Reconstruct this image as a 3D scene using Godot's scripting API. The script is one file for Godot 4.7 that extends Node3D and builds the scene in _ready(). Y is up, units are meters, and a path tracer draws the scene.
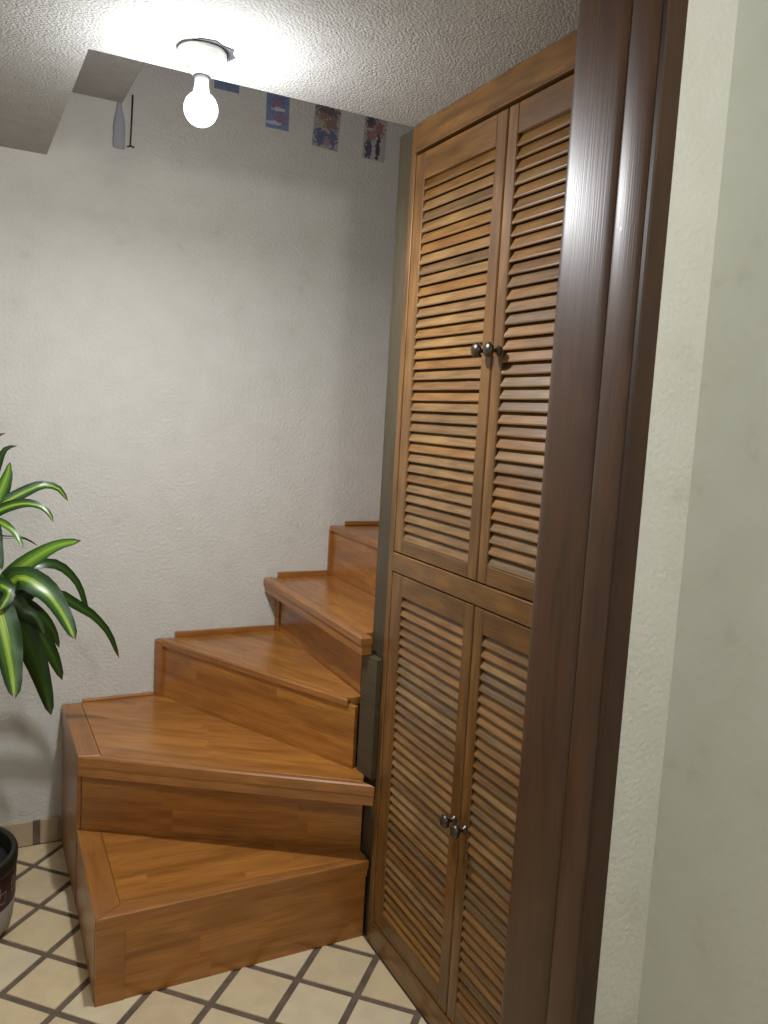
extends Node3D
# A stair hall at night: winder stairs beside a louvred closet, lit by a bare ceiling bulb.
# World: back wall is z = 0, floor y = 0, x runs right along the back wall, z towards the camera. Metres.

const H := 2.242            # ceiling height
const CX := 1.028           # face of the closet (faces -x)
const ROOM_L := -1.15
const ROOM_R := 1.022
const ROOM_F := 3.75
const FLAT := -1

var M := {}
var used := {}
var rng := RandomNumberGenerator.new()

# ------------------------------------------------------------------ naming
func numbered(called: String) -> String:
	var n: int = used.get(called, 0)
	used[called] = n + 1
	return called if n == 0 else "%s_%03d" % [called, n]

func thing(called: String, label: String, category: String, at := Vector3.ZERO, group := "") -> Node3D:
	var o := Node3D.new()
	o.name = numbered(called)
	add_child(o)
	o.position = at
	tag(o, label, category, group)
	return o

func tag(o: Node, label: String, category: String, group := "") -> void:
	o.set_meta("label", label)
	o.set_meta("category", category)
	if group != "":
		o.set_meta("group", group)

func structure(o: Node, label := "", category := "") -> void:
	o.set_meta("kind", "structure")
	if label != "":
		o.set_meta("label", label)
	if category != "":
		o.set_meta("category", category)

func put(called: String, mesh: Mesh, mat: Material, parent: Node, at := Vector3.ZERO, rot := Vector3.ZERO) -> MeshInstance3D:
	var o := MeshInstance3D.new()
	o.name = numbered(called) if parent == self else called
	o.mesh = mesh
	o.material_override = mat
	parent.add_child(o, true)
	o.position = at
	o.rotation = rot
	o.cast_shadow = GeometryInstance3D.SHADOW_CASTING_SETTING_ON
	return o

# ------------------------------------------------------------------ mesh helpers
func begin() -> SurfaceTool:
	var st := SurfaceTool.new()
	st.begin(Mesh.PRIMITIVE_TRIANGLES)
	st.set_smooth_group(FLAT)
	return st

# a flat convex face, given counter-clockwise as seen from outside; turned to Godot's clockwise order here
func face(st: SurfaceTool, pts: Array, uvs: Array) -> void:
	for k in range(1, pts.size() - 1):
		for q in [0, k + 1, k]:
			st.set_uv(uvs[q])
			st.add_vertex(pts[q])

# bevelled box from a to b; grain is the axis (0 x, 1 y, 2 z) that u follows
func box_into(st: SurfaceTool, a: Vector3, b: Vector3, bevel := 0.002, grain := 1, off := Vector2.ZERO) -> void:
	var c := (a + b) / 2.0
	var h := (b - a) / 2.0
	bevel = minf(bevel, 0.4 * minf(h.x, minf(h.y, h.z)))
	for ax in 3:
		var p := (ax + 1) % 3
		var q := (ax + 2) % 3
		for s in [-1.0, 1.0]:
			var pts := []
			for e in [[-1, -1], [1, -1], [1, 1], [-1, 1]]:
				var v := Vector3.ZERO
				v[ax] = s * h[ax]
				v[p] = e[0] * (h[p] - bevel)
				v[q] = e[1] * (h[q] - bevel)
				pts.append(c + v)
			if s < 0:
				pts.reverse()
			_quad_uv(st, pts, ax, grain, off)
	if bevel <= 0.0:
		return
	for ax in 3:                       # twelve edge chamfers
		var p := (ax + 1) % 3
		var q := (ax + 2) % 3
		for sp in [-1.0, 1.0]:
			for sq in [-1.0, 1.0]:
				var pts := []
				for e in [[-1, 0], [1, 0], [1, 1], [-1, 1]]:
					var v := Vector3.ZERO
					v[ax] = e[0] * (h[ax] - bevel)
					v[p] = sp * (h[p] - (bevel if e[1] == 1 else 0.0))
					v[q] = sq * (h[q] - (0.0 if e[1] == 1 else bevel))
					pts.append(c + v)
				if sp * sq < 0:
					pts.reverse()
				_quad_uv(st, pts, p, grain, off)
	for sx in [-1.0, 1.0]:
		for sy in [-1.0, 1.0]:
			for sz in [-1.0, 1.0]:
				var s := Vector3(sx, sy, sz)
				var pts := []
				for ax in 3:
					var v := Vector3.ZERO
					for k in 3:
						v[k] = s[k] * (h[k] - (0.0 if k == ax else bevel))
					pts.append(c + v)
				if sx * sy * sz < 0:
					pts.reverse()
				_quad_uv(st, pts, 0, grain, off)

func _quad_uv(st: SurfaceTool, pts: Array, ax: int, grain: int, off: Vector2) -> void:
	var u := grain if grain != ax else (ax + 1) % 3
	var v := 3 - u - ax
	var uvs := []
	for w in pts:
		uvs.append(Vector2(w[u], w[v]) + off)
	face(st, pts, uvs)

func box(a: Vector3, b: Vector3, bevel := 0.002, grain := 1, off := Vector2.ZERO) -> ArrayMesh:
	var st := begin()
	box_into(st, a, b, bevel, grain, off)
	st.generate_normals()
	return st.commit()

# upright prism over a polygon of (x, z) points with chamfered top rim; turn is the direction the grain follows
func prism_into(st: SurfaceTool, poly: PackedVector2Array, y0: float, y1: float, bevel := 0.003, turn := 0.0, off := Vector2.ZERO) -> void:
	var pl := poly.duplicate()
	if Geometry2D.is_polygon_clockwise(pl):
		pl.reverse()
	var inner := pl.duplicate()
	if bevel > 0.0:
		var o := Geometry2D.offset_polygon(pl, -bevel, Geometry2D.JOIN_MITER)
		if o.size() == 1 and o[0].size() == pl.size():
			# match the starting corner
			var best := 0
			for k in pl.size():
				if o[0][k].distance_to(pl[0]) < o[0][best].distance_to(pl[0]):
					best = k
			var same := Geometry2D.is_polygon_clockwise(o[0])
			for k in pl.size():
				inner[k] = o[0][posmod(best + (-k if same else k), pl.size())]
		else:
			bevel = 0.0
	var g := Vector2(cos(turn), sin(turn))
	var w := Vector2(-g.y, g.x)
	var tri := Geometry2D.triangulate_polygon(inner)
	for k in range(0, tri.size(), 3):
		var t := [inner[tri[k]], inner[tri[k + 1]], inner[tri[k + 2]]]
		var ar: float = (t[1] - t[0]).cross(t[2] - t[0])
		if ar > 0:
			t.reverse()
		var pts := []
		var uvs := []
		for q in t:
			pts.append(Vector3(q.x, y1, q.y))
			uvs.append(Vector2(q.dot(g), q.dot(w)) + off)
		face(st, pts, uvs)
		pts = []
		for q in t:
			pts.append(Vector3(q.x, y0, q.y))
		pts.reverse()
		face(st, pts, uvs)
	var run := 0.0
	for k in pl.size():
		var a := pl[k]
		var b := pl[(k + 1) % pl.size()]
		var ia := inner[k]
		var ib := inner[(k + 1) % pl.size()]
		var l := a.distance_to(b)
		var yb := y1 - bevel
		face(st, [Vector3(b.x, y0, b.y), Vector3(a.x, y0, a.y), Vector3(a.x, yb, a.y), Vector3(b.x, yb, b.y)],
			[Vector2(run + l, y0) + off, Vector2(run, y0) + off, Vector2(run, yb) + off, Vector2(run + l, yb) + off])
		if bevel > 0.0:
			face(st, [Vector3(b.x, yb, b.y), Vector3(a.x, yb, a.y), Vector3(ia.x, y1, ia.y), Vector3(ib.x, y1, ib.y)],
				[Vector2(run + l, yb) + off, Vector2(run, yb) + off, Vector2(run, y1) + off, Vector2(run + l, y1) + off])
		run += l

func prism(poly: Array, y0: float, y1: float, bevel := 0.003, turn := 0.0, off := Vector2.ZERO) -> ArrayMesh:
	var st := begin()
	prism_into(st, PackedVector2Array(poly), y0, y1, bevel, turn, off)
	st.generate_normals()
	return st.commit()

# upright board along the ground line a -> b (x, z), thick behind it (to the left of a -> b seen from above)
func board(a: Vector2, b: Vector2, y0: float, y1: float, thick: float, bevel := 0.002, off := Vector2.ZERO) -> ArrayMesh:
	var d := (b - a).normalized()
	var n := Vector2(d.y, -d.x) * thick
	return prism([a, b, b + n, a + n], y0, y1, bevel, d.angle(), off)

# turned shape round the y axis; profile of (radius, y) from bottom to top
func lathe(profile: Array, seg := 32) -> ArrayMesh:
	var st := SurfaceTool.new()
	st.begin(Mesh.PRIMITIVE_TRIANGLES)
	st.set_smooth_group(0)
	for k in profile.size() - 1:
		var p: Vector2 = profile[k]
		var q: Vector2 = profile[k + 1]
		for s in seg:
			var a0 := TAU * s / seg
			var a1 := TAU * (s + 1) / seg
			var v := [Vector3(cos(a0) * p.x, p.y, sin(a0) * p.x), Vector3(cos(a1) * p.x, p.y, sin(a1) * p.x), Vector3(cos(a1) * q.x, q.y, sin(a1) * q.x), Vector3(cos(a0) * q.x, q.y, sin(a0) * q.x)]
			var uv := [Vector2(float(s) / seg, p.y), Vector2(float(s + 1) / seg, p.y), Vector2(float(s + 1) / seg, q.y), Vector2(float(s) / seg, q.y)]
			var order := [0, 1, 2, 0, 2, 3]
			if p.x < 1e-5:
				order = [0, 2, 3]
			elif q.x < 1e-5:
				order = [0, 1, 2]
			for i in order:
				st.set_uv(uv[i])
				st.add_vertex(v[i])
	st.index()
	st.generate_normals()
	return st.commit()

# smooth tube along points
func tube(pts: Array, radii: Array, seg := 10) -> ArrayMesh:
	var st := SurfaceTool.new()
	st.begin(Mesh.PRIMITIVE_TRIANGLES)
	st.set_smooth_group(0)
	var rings := []
	for k in pts.size():
		var t: Vector3 = (pts[mini(k + 1, pts.size() - 1)] - pts[maxi(k - 1, 0)]).normalized()
		var side := t.cross(Vector3(0.3, 0.1, 0.95)).normalized()
		var up := side.cross(t)
		var ring := []
		for s in seg:
			var a := TAU * s / seg
			ring.append(pts[k] + (side * cos(a) + up * sin(a)) * radii[k])
		rings.append(ring)
	for k in pts.size() - 1:
		for s in seg:
			var n := (s + 1) % seg
			for v in [rings[k][s], rings[k + 1][s], rings[k + 1][n], rings[k][s], rings[k + 1][n], rings[k][n]]:
				st.set_uv(Vector2(float(s) / seg, k))
				st.add_vertex(v)
	for s in range(1, seg - 1):
		for v in [rings[0][0], rings[0][s], rings[0][s + 1]]:
			st.set_uv(Vector2.ZERO)
			st.add_vertex(v)
		for v in [rings[-1][0], rings[-1][s + 1], rings[-1][s]]:
			st.set_uv(Vector2.ZERO)
			st.add_vertex(v)
	st.index()
	st.generate_normals()
	return st.commit()

# ------------------------------------------------------------------ textures and materials
func noise(seed_: int, freq: float, octaves := 3, type := FastNoiseLite.TYPE_SIMPLEX_SMOOTH) -> FastNoiseLite:
	var n := FastNoiseLite.new()
	n.seed = seed_
	n.frequency = freq
	n.noise_type = type
	n.fractal_octaves = octaves
	return n

# wood print, 1.2 m along the grain (u) by 0.4 m across (v); strip > 0 lays printed strips of that width with staggered blocks
func wood_image(seed_: int, dark: Color, light: Color, strip := 0.0, tone := 0.0, ring := 1.0) -> ImageTexture:
	var w := 512
	var h := 384
	var img := Image.create(w, h, true, Image.FORMAT_RGB8)
	var warp := noise(seed_, 1.0, 2)
	var fine := noise(seed_ + 7, 1.0, 2)
	var r := RandomNumberGenerator.new()
	r.seed = seed_
	var tones := []
	for k in 64:
		tones.append(Vector2(r.randf_range(-1, 1), r.randf() * 9.0))
	for y in h:
		var v := 0.4 * y / h
		var vm := 0.2 - absf(v - 0.2)
		for x in w:
			var u := 1.2 * x / w
			var um := 0.6 - absf(u - 0.6)
			var tn := 0.0
			var sh := 0.0
			if strip > 0.0:
				var row := int(v / strip)
				var blk := int(fmod(u + row * 0.37, 1.2) / 0.4)
				var t: Vector2 = tones[(row * 3 + blk) % 64]
				tn = t.x * tone
				sh = t.y
			var bend := warp.get_noise_3d(um * 2.2, vm * 7.0, sh)
			var lines := 0.5 + 0.5 * sin((vm * 55.0 + bend * 9.0) * ring)
			var streak := fine.get_noise_3d(um * 9.0, vm * 190.0, sh)
			var broad := warp.get_noise_3d(um * 3.0, vm * 26.0, 20.0 + sh)
			var k := clampf(0.5 + 0.22 * (lines - 0.5) + 0.32 * streak + 0.4 * broad + tn, 0.0, 1.0)
			img.set_pixel(x, y, dark.lerp(light, k))
	img.generate_mipmaps()
	return ImageTexture.create_from_image(img)

func wood(tex: Texture2D, tint: Color, rough: float, coat := 0.0, off := Vector2.ZERO) -> StandardMaterial3D:
	var m := StandardMaterial3D.new()
	m.albedo_texture = tex
	m.albedo_color = tint
	m.uv1_scale = Vector3(1.0 / 1.2, 1.0 / 0.4, 1)
	m.uv1_offset = Vector3(off.x, off.y, 0)
	m.roughness = rough
	if coat > 0.0:
		m.clearcoat_enabled = true
		m.clearcoat = coat
		m.clearcoat_roughness = 0.22
	return m

# fine brush lines along the grain, as a normal map
func brushed(seed_: int) -> ImageTexture:
	var img := Image.create(256, 512, false, Image.FORMAT_RGB8)
	var n := noise(seed_, 1.0, 2)
	for x in 256:
		for y in 512:
			var k := 0.5 + 0.5 * n.get_noise_2d(x * 0.015, y * 0.16) * 0.8
			img.set_pixel(x, y, Color(k, k, k))
	img.bump_map_to_normal_map(3.0)
	img.generate_mipmaps()
	return ImageTexture.create_from_image(img)

func noise_tex(seed_: int, freq: float, size := 512, octaves := 3, type := FastNoiseLite.TYPE_SIMPLEX_SMOOTH, ramp: Gradient = null) -> NoiseTexture2D:
	var t := NoiseTexture2D.new()
	t.width = size
	t.height = size
	t.seamless = true
	t.noise = noise(seed_, freq, octaves, type)
	if ramp:
		t.color_ramp = ramp
	return t

func ramp(cols: Array, at: Array) -> Gradient:
	var g := Gradient.new()
	g.offsets = PackedFloat32Array(at)
	g.colors = PackedColorArray(cols)
	return g

# plaster with relief in a normal map; per_m is how many texture repeats a metre takes
func plaster(c0: Color, c1: Color, seed_: int, freq: float, relief: float, per_m: float, octaves := 3, type := FastNoiseLite.TYPE_SIMPLEX_SMOOTH) -> StandardMaterial3D:
	var m := StandardMaterial3D.new()
	m.albedo_texture = noise_tex(seed_, 0.012, 512, 4, FastNoiseLite.TYPE_SIMPLEX_SMOOTH, ramp([c0.darkened(0.03), c0, c1], [0.06, 0.2, 0.75]))
	m.normal_enabled = true
	var nt := noise_tex(seed_ + 3, freq, 1024, octaves, type)
	nt.as_normal_map = true
	nt.bump_strength = 6.0
	m.normal_texture = nt
	m.normal_scale = relief
	m.uv1_triplanar = true
	m.uv1_world_triplanar = true
	m.uv1_scale = Vector3.ONE * per_m
	m.roughness = 0.92
	m.metallic_specular = 0.25
	return m

func plain(c: Color, rough := 0.7, metal := 0.0) -> StandardMaterial3D:
	var m := StandardMaterial3D.new()
	m.albedo_color = c
	m.roughness = rough
	m.metallic = metal
	return m

func make_materials() -> void:
	M.wall = plaster(Color(0.835, 0.825, 0.795), Color(0.85, 0.84, 0.815), 11, 0.06, 0.35, 1.1, 4)
	M.wall_smooth = plaster(Color(0.83, 0.835, 0.80), Color(0.845, 0.85, 0.82), 12, 0.03, 0.12, 1.3)
	M.ceiling = plaster(Color(0.665, 0.66, 0.645), Color(0.69, 0.685, 0.67), 13, 0.13, 0.75, 2.1, 3, FastNoiseLite.TYPE_VALUE_CUBIC)
	M.grout = plaster(Color(0.41, 0.355, 0.305), Color(0.47, 0.41, 0.36), 14, 0.05, 0.1, 2.0)
	M.tile = []
	for c in [Color(0.87, 0.795, 0.65), Color(0.89, 0.825, 0.69), Color(0.85, 0.77, 0.625), Color(0.88, 0.795, 0.635)]:
		var m := StandardMaterial3D.new()
		m.albedo_texture = noise_tex(20 + M.tile.size(), 0.02, 256, 4, FastNoiseLite.TYPE_SIMPLEX_SMOOTH, ramp([c.darkened(0.035), c], [0.3, 0.7]))
		m.uv1_triplanar = true
		m.uv1_world_triplanar = true
		m.uv1_scale = Vector3.ONE * 2.2
		m.roughness = 0.42
		M.tile.append(m)
	M.skirting = plain(Color(0.74, 0.66, 0.55), 0.5)
	# stair laminate: orange brown, printed in narrow strips
	var lam := wood_image(31, Color(0.54, 0.335, 0.14), Color(0.755, 0.51, 0.24), 0.065, 0.16, 0.8)
	var mould := wood_image(33, Color(0.54, 0.35, 0.175), Color(0.70, 0.485, 0.26), 0.0, 0.0, 1.4)
	M.tread = wood(lam, Color(1, 1, 1), 0.30, 0.35)
	M.moulding = wood(mould, Color(1, 0.97, 0.93), 0.34, 0.3)
	# closet: varnished pine gone brown; five shades of slat
	var pine := wood_image(41, Color(0.34, 0.225, 0.105), Color(0.56, 0.395, 0.20), 0.0, 0.0, 1.0)
	var pine2 := wood_image(42, Color(0.39, 0.285, 0.165), Color(0.63, 0.485, 0.30), 0.0, 0.0, 1.3)
	M.closet = wood(pine, Color(1, 1, 1), 0.36, 0.25)
	M.slat = []
	for t in [Color(1, 1, 1), Color(0.93, 0.93, 0.95), Color(1.0, 0.95, 0.86), Color(0.84, 0.85, 0.90), Color(0.98, 0.91, 0.81), Color(0.90, 0.86, 0.84)]:
		M.slat.append(wood(pine2, t, 0.40, 0.2, Vector2(M.slat.size() * 0.17, M.slat.size() * 0.29)))
	# jamb: dark glossy brown
	var jam := wood_image(51, Color(0.225, 0.145, 0.09), Color(0.33, 0.22, 0.14), 0.0, 0.0, 1.2)
	M.jamb = wood(jam, Color(1.06, 1.03, 1.0), 0.40)
	M.jamb.metallic_specular = 0.6
	M.jamb.normal_enabled = true
	M.jamb.normal_texture = brushed(52)
	M.jamb.normal_scale = 0.10
	M.casing = wood(jam, Color(0.84, 0.80, 0.78), 0.45)  # jamb wood tinted darker: shade of the face turned from the bulb
	M.post = wood(wood_image(55, Color(0.26, 0.225, 0.165), Color(0.34, 0.30, 0.225)), Color(1, 1, 1), 0.55)
	M.pewter = plain(Color(0.36, 0.33, 0.30), 0.32, 0.85)
	M.porcelain = plain(Color(0.90, 0.90, 0.90), 0.35)
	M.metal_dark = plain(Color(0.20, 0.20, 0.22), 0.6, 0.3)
	var bulb := StandardMaterial3D.new()
	bulb.albedo_color = Color(1, 1, 1)
	bulb.emission_enabled = true
	bulb.emission = Color(0.96, 0.98, 1.0)
	bulb.emission_energy_multiplier = 2.5
	M.bulb = bulb

# ------------------------------------------------------------------ start
func _ready() -> void:
	rng.seed = 5
	# camera
	var cam := Camera3D.new()
	cam.name = "camera"
	add_child(cam)
	cam.position = Vector3(0, 1.5, 2.834)
	cam.rotation = Vector3(-0.1163, -0.4761, 0.0558)
	cam.fov = 64.13
	cam.near = 0.02
	cam.current = true
	# sky and exposure: the hall is closed, so the sky only stands behind it
	var env := Environment.new()
	env.background_mode = Environment.BG_COLOR
	env.background_color = Color(0.01, 0.01, 0.012)
	env.tonemap_mode = Environment.TONE_MAPPER_LINEAR
	env.tonemap_exposure = 1.22
	env.sdfgi_enabled = true
	env.ssao_enabled = true
	env.ssil_enabled = true
	var we := WorldEnvironment.new()
	we.name = "environment"
	we.environment = env
	add_child(we)

	make_materials()
	build_room()
	build_floor()
	build_closet()
	build_jamb()
	build_stairs()
	build_bulb()
	build_room_lamp()
	build_plant()
	build_posters()
	build_hangings()

# ------------------------------------------------------------------ the setting
func build_room() -> void:
	var w := put("wall_back", box(Vector3(ROOM_L - 0.15, -0.1, -0.15), Vector3(2.75, 4.3, 0.0), 0.0), M.wall, self)
	structure(w, "rough off-white plastered wall behind the winder stairs", "wall")
	w = put("wall_left", box(Vector3(ROOM_L - 0.15, -0.1, 0.0), Vector3(ROOM_L, H + 0.5, ROOM_F), 0.0), M.wall, self)
	structure(w, "off-white plastered wall closing the hall on the side away from the closet", "wall")
	w = put("wall_front", box(Vector3(ROOM_L - 0.15, -0.1, ROOM_F), Vector3(2.75, H + 0.5, ROOM_F + 0.15), 0.0), M.wall, self)
	structure(w, "off-white wall of the hall facing the stairs", "wall")
	w = put("wall_right", box(Vector3(ROOM_R, -0.1, 1.905), Vector3(ROOM_R + 0.15, H + 0.1, ROOM_F), 0.0), M.wall_smooth, self)
	structure(w, "smooth pale grey-green wall running on past the dark door jamb", "wall")
	w = put("wall_return", box(Vector3(0.895, -0.1, 1.74), Vector3(2.75, H + 0.1, 1.905), 0.004), M.wall, self)
	structure(w, "narrow rough white strip of wall beside the dark door jamb", "wall")
	# partition between the closet and the stairs, up through the stair opening
	w = put("wall_partition", box(Vector3(1.09, -0.1, 0.845), Vector3(2.75, 4.3, 0.882), 0.0), M.wall, self)
	structure(w, "plastered partition between the closet and the stair flight", "wall")
	w = put("wall_shaft", box(Vector3(-0.15, H + 0.001, 0.892), Vector3(1.09, 4.3, 0.99), 0.0), M.wall, self)
	structure(w, "plastered side of the stair opening above the ceiling", "wall")
	w = put("wall_end", box(Vector3(2.6, -0.1, 0.0), Vector3(2.75, 4.3, 0.845), 0.0), M.wall, self)
	structure(w, "wall at the top end of the stair flight", "wall")
	# ceiling: in front of the stair opening, and the tongue left of it
	var cl := put("ceiling", prism([Vector2(ROOM_L, 0.0), Vector2(0.225, 0.0), Vector2(0.236, 0.885), Vector2(2.6, 0.885), Vector2(2.6, ROOM_F), Vector2(ROOM_L, ROOM_F)], H, H + 0.1, 0.0), M.ceiling, self)
	structure(cl, "rough white stippled ceiling with the stair opening cut in it", "ceiling")
	var sl := put("ceiling_slab", box(Vector3(-0.15, 2.44, 0.0), Vector3(0.447, 2.62, 0.89), 0.003), M.ceiling, self)
	structure(sl, "shadowed underside of the upper floor slab seen through the stair opening", "ceiling")
	var sc := put("ceiling_shaft", box(Vector3(-0.15, 4.2, 0.0), Vector3(2.6, 4.3, 0.89), 0.0), M.wall, self)
	structure(sc, "ceiling far above the stair flight", "ceiling")
	sc = put("wall_cavity", box(Vector3(-0.15, H + 0.1, 0.0), Vector3(-0.05, 2.44, 0.89), 0.0), M.ceiling, self)
	structure(sc, "end of the gap between ceiling and slab", "wall")
	sc = put("wall_upper", box(Vector3(-0.15, 2.62, 0.0), Vector3(-0.05, 4.2, 0.89), 0.0), M.wall, self)
	structure(sc, "upper wall of the stair opening", "wall")
	# tiled skirting along the back wall
	var bb := put("baseboard_back", box(Vector3(ROOM_L, 0.0, 0.0), Vector3(0.278, 0.083, 0.007), 0.0), M.grout, self)
	structure(bb, "low beige tile skirting with dark joints along the back wall", "baseboard")
	var edges := [-1.15, -0.78, -0.755, -0.47, -0.445, -0.135, -0.11, 0.196, 0.219, 0.278]
	for k in range(0, edges.size(), 2):
		put("tile", box(Vector3(edges[k], 0.001, 0.0005), Vector3(edges[k + 1], 0.086, 0.011), 0.0015), M.skirting, bb)

func clip_half(poly: PackedVector2Array, n: Vector2, d: float) -> PackedVector2Array:
	var out := PackedVector2Array()          # keeps n.p <= d
	for k in poly.size():
		var a := poly[k]
		var b := poly[(k + 1) % poly.size()]
		var da := n.dot(a) - d
		var db := n.dot(b) - d
		if da <= 0.0:
			out.append(a)
		if (da < 0.0 and db > 0.0) or (da > 0.0 and db < 0.0):
			out.append(a.lerp(b, da / (da - db)))
	return out

func build_floor() -> void:
	var fl := put("floor", box(Vector3(ROOM_L - 0.15, -0.1, -0.15), Vector3(2.75, -0.004, ROOM_F + 0.15), 0.0), M.grout, self)
	structure(fl, "floor of cream square tiles laid diagonally with wide dark grout", "floor")
	var g := 0.1671
	var t := 0.7826
	var e1 := Vector2(cos(t), sin(t)) * g
	var e2 := Vector2(-sin(t), cos(t)) * g
	var o := Vector2(0.1893, 0.1416)
	var gap := 0.056                          # half joint as a share of the pitch
	var stairs := PackedVector2Array([Vector2(0.29, -0.02), Vector2(0.29, 0.86), Vector2(1.02, 0.86), Vector2(1.02, -0.02)])
	var n := 0
	for i in range(-14, 30):
		for j in range(-18, 26):
			var c := o + e1 * (i + 0.5) + e2 * (j + 0.5)
			if c.x < ROOM_L - 0.12 or c.x > ROOM_R + 0.12 or c.y < -0.12 or c.y > ROOM_F + 0.12:
				continue
			var poly := PackedVector2Array([o + e1 * (i + gap) + e2 * (j + gap), o + e1 * (i + 1 - gap) + e2 * (j + gap), o + e1 * (i + 1 - gap) + e2 * (j + 1 - gap), o + e1 * (i + gap) + e2 * (j + 1 - gap)])
			for h in [[Vector2(-1, 0), -ROOM_L], [Vector2(1, 0), 1.022], [Vector2(0, -1), -0.011], [Vector2(0, 1), ROOM_F]]:
				poly = clip_half(poly, h[0], h[1])
			if poly.size() < 3:
				continue
			var cut := Geometry2D.clip_polygons(poly, stairs)
			if cut.is_empty():
				continue
			var area := 0.0
			for k in poly.size():
				area += poly[k].cross(poly[(k + 1) % poly.size()])
			if absf(area) < 0.004:
				continue
			put("tile", prism(Array(poly), -0.0038, 0.0, 0.0012), M.tile[(i * 7 + j * 13 + (i * j) % 3 + 90) % 4], fl)
			n += 1
	print("floor tiles ", n)

# ------------------------------------------------------------------ closet
func slat_mesh(width: float, off: float) -> ArrayMesh:
	# a thin slat, its outer edge low; outer side is -x; length along z from 0 to width
	var st := begin()
	var sec := [Vector2(0.0, 0.0004), Vector2(0.0015, -0.0012), Vector2(0.0050, -0.0010), Vector2(0.0145, 0.0225), Vector2(0.0140, 0.0243), Vector2(0.0110, 0.0248), Vector2(0.0, 0.0030)]
	for k in sec.size():
		var a: Vector2 = sec[k]
		var b: Vector2 = sec[(k + 1) % sec.size()]
		var l := a.distance_to(b)
		face(st, [Vector3(a.x, a.y, 0), Vector3(b.x, b.y, 0), Vector3(b.x, b.y, width), Vector3(a.x, a.y, width)],
			[Vector2(0, off), Vector2(0, off + l), Vector2(width, off + l), Vector2(width, off)])
	for z in [0.0, width]:
		var pts := []
		var uvs := []
		for q in sec:
			pts.append(Vector3(q.x, q.y, z))
			uvs.append(q)
		if z == 0.0:
			pts.reverse()
		face(st, pts, uvs)
	st.generate_normals()
	return st.commit()

func closet_door(closet: Node3D, y0: float, y1: float, z0: float, z1: float, stile: float, top: float, bottom: float, knob_z: float, knob_y: float, slats: int) -> void:
	var x0 := CX
	var x1 := CX + 0.026
	var st := begin()
	box_into(st, Vector3(x0, y0, z0), Vector3(x1, y1, z0 + stile), 0.0025, 1, Vector2(z0, z0 * 3.0))
	box_into(st, Vector3(x0, y0, z1 - 0.04), Vector3(x1, y1, z1), 0.0025, 1, Vector2(z1 * 2.0, z1))
	box_into(st, Vector3(x0 + 0.0003, y1 - top, z0 + stile - 0.001), Vector3(x1, y1 - 0.0005, z1 - 0.039), 0.002, 2, Vector2(y1, y1))
	box_into(st, Vector3(x0 + 0.0003, y0 + 0.0005, z0 + stile - 0.001), Vector3(x1, y0 + bottom, z1 - 0.039), 0.002, 2, Vector2(y0 * 0.7, y0))
	st.generate_normals()
	var door := put("door", st.commit(), M.closet, closet)
	door.set_meta("label", "louvred door leaf of varnished pine")
	var a := z0 + stile - 0.0005
	var b := z1 - 0.04 + 0.0005
	var variants := [slat_mesh(b - a, 0.02), slat_mesh(b - a, 0.13), slat_mesh(b - a, 0.27)]
	var pitch := (y1 - top - y0 - bottom) / slats
	for k in slats:
		var y := y0 + bottom + pitch * k + 0.001
		var s := put("slat", variants[rng.randi() % 3], M.slat[[0, 0, 1, 2, 2, 3, 4, 4, 5][rng.randi() % 9]], door, Vector3(x0 + 0.001, y, a))
		s.rotation.z = rng.randf_range(-0.03, 0.03)
	# pewter knob on a short neck
	var kn := lathe([Vector2(0.0, 0.0), Vector2(0.011, 0.0), Vector2(0.011, 0.003), Vector2(0.0055, 0.006), Vector2(0.005, 0.016), Vector2(0.009, 0.020), Vector2(0.0155, 0.024), Vector2(0.0165, 0.029), Vector2(0.013, 0.034), Vector2(0.006, 0.0365), Vector2(0.0, 0.037)], 20)
	var knob := put("knob", kn, M.pewter, door, Vector3(x0, knob_y, knob_z), Vector3(0, 0, PI / 2))
	knob.set_meta("label", "round dark pewter knob")

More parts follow.
